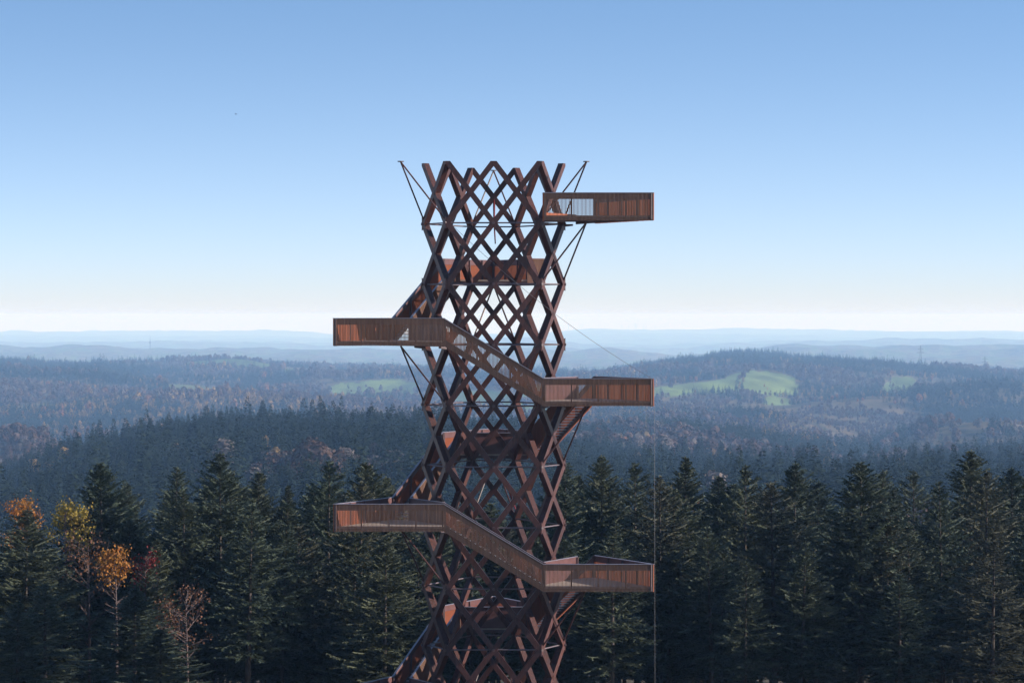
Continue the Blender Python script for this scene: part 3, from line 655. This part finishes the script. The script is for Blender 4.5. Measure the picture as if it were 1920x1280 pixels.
def scatter(name, label, r0, r1, area, hmean):
    g = np.random.default_rng(int(r0))
    N = int(0.5 * (r1 ** 2 - r0 ** 2) * (2180 / F) / area)
    r = np.sqrt(g.uniform(r0 ** 2, r1 ** 2, N)); px = g.uniform(-130, 2050, N)
    x = (px - CX) / F * r; y = r
    clr = (fbm(x / 170 + 31, y / 260 + 2, 71, 2) > .70) & (r > 2500)
    keep = (field_mask(px, r) < 0.1) | (g.uniform(0, 1, N) < 0.010) | ((np.abs(px - 1392 - (r - 5400) * .03) < 6) & (g.uniform(0, 1, N) < .5))
    keep &= ~(clr & (g.uniform(0, 1, N) < .93))
    x, y, r, px = x[keep], y[keep], r[keep], px[keep]
    z = ground_z(x, y)
    # what a hill in front hides with room to spare is not planted
    row = HY - z / r * F; h0 = hmean / r * F
    pc = np.linspace(-130, 2050, 220); rc = np.exp(np.linspace(math.log(850), math.log(r1), 260)); PP, RC = np.meshgrid(pc, rc)
    GR = HY - ground_z((PP - CX) / F * RC, RC) / RC * F; hor = np.minimum.accumulate(GR, 0)
    ii = np.clip(np.searchsorted(rc, r * 0.985) - 1, 0, len(rc) - 1); jj = np.clip(((px + 130) / 2180 * 219).astype(int), 0, 219)
    vis = (row - h0 * 1.5) < hor[ii, jj] + 10
    x, y, z, r, px = x[vis], y[vis], z[vis], r[vis], px[vis]; N = len(x)
    n1 = fbm(x / 330 + 11, y / 480 + 5, 21, 3); n2 = fbm(x / 120 + 3, y / 160 + 8, 33, 3); n3 = fbm(x / 700, y / 700, 44, 3)
    brown = n1 * .55 + n3 * .45 + spots(px, r, [(60, 2350, 130, .18, .35), (620, 1150, 180, .10, .22), (1330, 2700, 130, .12, .12), (200, 4700, 330, .12, .13), (1750, 4200, 200, .2, .10), (1500, 4700, 180, .15, .08), (1600, 2600, 300, .1, .15), (1280, 1600, 200, .2, .1), (720, 1950, 130, .05, .1)], 0) - spots(px, r, [(420, 1750, 500, .2, .6), (950, 1300, 1500, .35, .22), (1300, 2000, 500, .25, .12), (1300, 2950, 230, .12, .3), (450, 5700, 200, .1, .1), (1400, 6400, 500, .06, .12), (100, 6400, 250, .08, .12)], 0)
    gold = spots(px, r, [(420, 4350, 330, .07, .5), (600, 4700, 300, .05, .45), (380, 5350, 90, .04, .6), (1130, 4300, 90, .06, .8), (1400, 3150, 200, .04, .5), (1330, 4250, 200, .03, .6), (1420, 5100, 220, .06, .35), (1400, 6000, 330, .03, .35), (170, 4000, 200, .05, .3), (1480, 4100, 160, .08, .3), (100, 1500, 90, .08, .35), (1330, 2300, 50, .05, .5), (700, 3200, 160, .05, .5), (960, 4300, 400, .06, .3)], 0)
    kind = np.zeros(N, int); u = g.uniform(0, 1, N)
    # planting blocks: every stand has its own age and mix
    sx = np.floor(x / 210 + (n1 - .5) * 2.2); sy = np.floor(y / 330 + (n2 - .5) * 1.2 + x / 900)
    s1 = hash2(sx, sy, 5); s2 = hash2(sx, sy, 9)
    brown = brown + (s1 - .5) * .22 * (r > 2300)
    age = np.where(r > 2300, .5 + .68 * s2, 1.0)
    kind[(brown > .54)] = 1
    kind[(brown > .50) & (u < .30)] = 3
    kind[(n2 > .47) & (u < gold * 1.2) ] = 2
    kind[(n2 > .66) & (u < (.25 if r1 > 2700 else .05))] = 2
    kind[(u > (.9 if r1 > 2700 else .985)) & (n2 > .66)] = 5
    if r1 <= 2700:
        for a_, b_ in ((0, 4), (1, 6), (2, 7), (3, 8)): kind[kind == a_] = b_
    ns = np.array([len(s) for s in FAR]); ci = OFF[:-1][kind] + (g.uniform(0, 1, N) * ns[kind]).astype(int)
    hs = age * hmean * g.uniform(.5, 1.12, N) * np.where(g.uniform(0, 1, N) > .93, 1.3, 1.0) * np.where((kind == 0) | (kind == 4), 1.0, .8) * (0.8 + .4 * n1) * np.where((px > 1235) & (px < 1300) & (r > 6150) & (r < 6700), 1.35, 1.0)
    me = bpy.data.meshes.new(name); me.vertices.add(N); me.vertices.foreach_set('co', np.stack([x, y, z - .8], -1).astype(np.float32).ravel())
    a = me.attributes.new('ci', 'INT', 'POINT'); a.data.foreach_set('value', ci.astype(np.int32))
    a = me.attributes.new('hs', 'FLOAT_VECTOR', 'POINT'); wd = hs * g.uniform(.85, 1.35, N)
    a.data.foreach_set('vector', np.stack([wd, wd, hs], -1).astype(np.float32).ravel())
    a = me.attributes.new('rz', 'FLOAT', 'POINT'); a.data.foreach_set('value', g.uniform(0, 6.28, N).astype(np.float32))
    o = link(name, me); tag(o, label, kind='stuff')
    ng = bpy.data.node_groups.new(name, 'GeometryNodeTree'); ng.interface.new_socket('Geometry', in_out='INPUT', socket_type='NodeSocketGeometry'); ng.interface.new_socket('Geometry', in_out='OUTPUT', socket_type='NodeSocketGeometry')
    L = ng.links; nn = ng.nodes; gi = nn.new('NodeGroupInput'); go = nn.new('NodeGroupOutput'); ip = nn.new('GeometryNodeInstanceOnPoints')
    ciN = nn.new('GeometryNodeCollectionInfo'); ciN.inputs['Collection'].default_value = src; ciN.inputs['Separate Children'].default_value = True; ciN.inputs['Reset Children'].default_value = True
    def na(t, nm):
        q = nn.new('GeometryNodeInputNamedAttribute'); q.data_type = t; q.inputs[0].default_value = nm; return [s for s in q.outputs if s.enabled][0]
    cx = nn.new('ShaderNodeCombineXYZ'); L.new(na('FLOAT', 'rz'), cx.inputs[2])
    L.new(gi.outputs[0], ip.inputs['Points']); L.new(ciN.outputs[0], ip.inputs['Instance']); ip.inputs['Pick Instance'].default_value = True
    L.new(na('INT', 'ci'), ip.inputs['Instance Index']); L.new(cx.outputs[0], ip.inputs['Rotation']); L.new(na('FLOAT_VECTOR', 'hs'), ip.inputs['Scale']); L.new(ip.outputs[0], go.inputs[0])
    o.modifiers.new('plant', 'NODES').node_group = ng
    print(name, N)
scatter('wooded_slope', 'dark conifer wood on the nearest ridge across the valley', 900, 2450, 62, 29)
scatter('hill_forest', 'mixed autumn forest on the hills behind', 2450, 4600, 80, 24)
scatter('hill_forest', 'mixed forest on the farther hills and crests', 4600, 9200, 190, 25)

# ------------------------------------------------------------------ small far things
m_far = mat('far_grey_steel', (0.1, 0.1, 0.11), .6, .2, 3); m_wt = mat('turbine_dark', (0.05, 0.05, 0.06), .5, .1, 2)  # turbine colour is dark: a silhouette tone put in for contrast with the haze
m_wall = mat('rendered_wall', (0.55, 0.52, 0.47), .85, .2, .3); m_roof = mat('brown_tile_roof', (0.16, 0.08, 0.06), .85, .3, .5)
def gz(px, r): return float(ground_z(np.array([(px - CX) / F * r]), np.array([r]))[0])
b = MB(); b.tube((0, 0, 0), (0, 0, 1), .034, .024, 8); m_tw = b.mesh('mast', m_wt)
b = MB()
b.hexa([(-.032, -.02, 0), (.032, -.02, 0), (.032, .02, 0), (-.032, .02, 0), (-.006, -.004, .50), (.006, -.004, .50), (.006, .004, .50), (-.006, .004, .50)]); m_bl = b.mesh('blade', m_wt)
b = MB(); b.box((-.03, -.06, -.03), (.03, .06, .03)); m_hub = b.mesh('nacelle', m_wt)
WT = [(1066, 604), (1091, 606), (1123, 604), (1166, 606), (1178, 609), (1191, 603), (1193, 606), (1207, 606), (1212, 606), (1220, 609), (1229, 609), (1237, 610)]
POSW = ['leftmost, nearest the tower', 'second from the tower', 'standing apart, third from the tower', 'fourth from the tower', 'short one before the tall pair', 'tallest of the close pair', 'right one of the close pair', 'just right of the close pair', 'taller of the two right of the pair', 'small, third from the right end', 'small, second from the right end', 'rightmost and smallest']
for i, (px, top) in enumerate(WT):
    r = 41500; g0 = gz(px, r); h = (HY - top) / F * r - g0
    root = link('wind_turbine', None, None, ((px - CX) / F * r, r, g0)); hub = h * .68
    t = link('mast', m_tw, root); t.scale = (hub * 1.0, hub * 1.0, hub)
    n_ = link('nacelle', m_hub, root, (0, 0, hub)); n_.scale = (hub,) * 3
    for k in range(3):
        q = link('blade', m_bl, root, (0, -hub * .07, hub)); q.rotation_euler = (0, R(120 * k + 37 * i), 0); q.scale = (hub * .9,) * 3
    tag(root, 'hazy wind turbine on the far ridge, ' + POSW[i], 'wind turbine', 'wind turbines on the far ridge')
b = MB(); r = 14600; g0 = gz(282, r); H = (HY - 629) / F * r - g0
b.tube((0, 0, 0), (0, 0, H * .75), 2.2, 1.6, 8); root = link('radio_tower', None, None, ((282 - CX) / F * r, r, g0)); tag(root, 'slim pale radio tower standing on the hazy ridge at left', 'radio tower')
b.obj('shaft', m_wt, root); b = MB(); b.tube((0, 0, H * .52), (0, 0, H * .60), 4.5, 4.5, 10); b.obj('platform', m_wt, root); b = MB(); b.tube((0, 0, H * .75), (0, 0, H), .8, .4, 6); b.obj('antenna', m_wt, root)
for px, top, r, lab in ((1727, 648, 6700, 'lattice power pylon on the hill crest, farther from the right edge'), (1848, 668, 6600, 'lattice power pylon on the hill crest nearer the right edge')):
    g0 = gz(px, r); H = (HY - top) / F * r - g0; root = link('power_pylon', None, None, ((px - CX) / F * r, r, g0)); tag(root, lab, 'pylon', 'power pylons on the hill crest')
    b = MB(); w = 4.0
    for sx in (-1, 1):
        for sy in (-1, 1): b.tube((sx * w, sy * w, 0), (sx * .5, sy * .5, H), .3, .2, 4)
    for k in range(6):
        z0 = H * k / 6; z1 = H * (k + 1) / 6; w0 = w + (.5 - w) * k / 6; w1 = w + (.5 - w) * (k + 1) / 6
        b.tube((-w0, -w0, z0), (w1, -w1, z1), .15, n=4); b.tube((w0, -w0, z0), (-w1, -w1, z1), .15, n=4)
    b.obj('mast', m_far, root)
    for zf, L_ in ((.72, 9), (.86, 7)):
        b = MB(); b.tube((-L_, 0, H * zf), (L_, 0, H * zf), .35, n=4); b.tube((-L_, 0, H * zf), (0, 0, H * (zf + .06)), .2, n=4); b.tube((L_, 0, H * zf), (0, 0, H * (zf + .06)), .2, n=4); b.obj('crossarm', m_far, root)
HOUSES = [(153, 6080, 22, 'pale farmhouse on the far left hill, left one of two'), (172, 6060, 26, 'pale farmhouse on the far left hill beside the meadow'), (528, 4900, 22, 'dark roofed farmhouse left of the long green field'), (562, 4880, 18, 'dark roofed barn near the long green field'), (655, 5020, 14, 'tiny white house at the long green field left of the tower'), (1308, 1330, 8, 'white gabled house glimpsed between the fir tips right of the cable')]
for px, r, Lh, lab in HOUSES:
    g0 = gz(px, r); root = link('farmhouse', None, None, ((px - CX) / F * r, r, g0)); tag(root, lab, 'house'); w = Lh / 2; d = Lh * .35; hh = Lh * .28
    b = MB(); b.box((-w, -d, -6), (w, d, hh)); b.obj('wall', m_wall, root)
    b = MB(); V = [(-w - .5, -d - .6, hh), (w + .5, -d - .6, hh), (w + .5, d + .6, hh), (-w - .5, d + .6, hh), (-w - .5, 0, hh + d * .9), (w + .5, 0, hh + d * .9)]
    b.V = V; b.F = [(3, 2, 1, 0), (0, 1, 5, 4), (2, 3, 4, 5), (1, 2, 5), (3, 0, 4)]; b.obj('roof', m_roof if r > 1000 else m_wall, root)
    for k in range(3):
        b = MB(); x0 = -w * .7 + k * w * .6; b.box((x0, -d - .05, hh * .45), (x0 + w * .16, -d + .05, hh * .8)); b.obj('window', m_far, root)
# a bird far up at left
b = MB(); s = .22; m_bird = mat('bird_dark', (0.03, 0.03, 0.03), .8, .2, 3)
b.tube((-.2, 0, 0), (.25, 0, .02), .05, .03, 6); b.V += [(-.05, 0, .02), (.12, 0, .02), (-.02, -.5, .18), (-.05, .5, .15), (-.05, 0, .04), (.12, 0, .04), (-.02, -.5, .19), (-.05, .5, .16)]; k = len(b.V) - 8
b.F += [(k, k + 1, k + 2), (k + 1, k, k + 3), (k + 4, k + 6, k + 5), (k + 5, k + 7, k + 4)]
o = b.obj('bird', m_bird); o.scale = (.4,) * 3; o.location = ((443 - CX) / F * 210, 210, (HY - 215) / F * 210); tag(o, 'tiny dark bird flying high in the sky at left', 'bird')
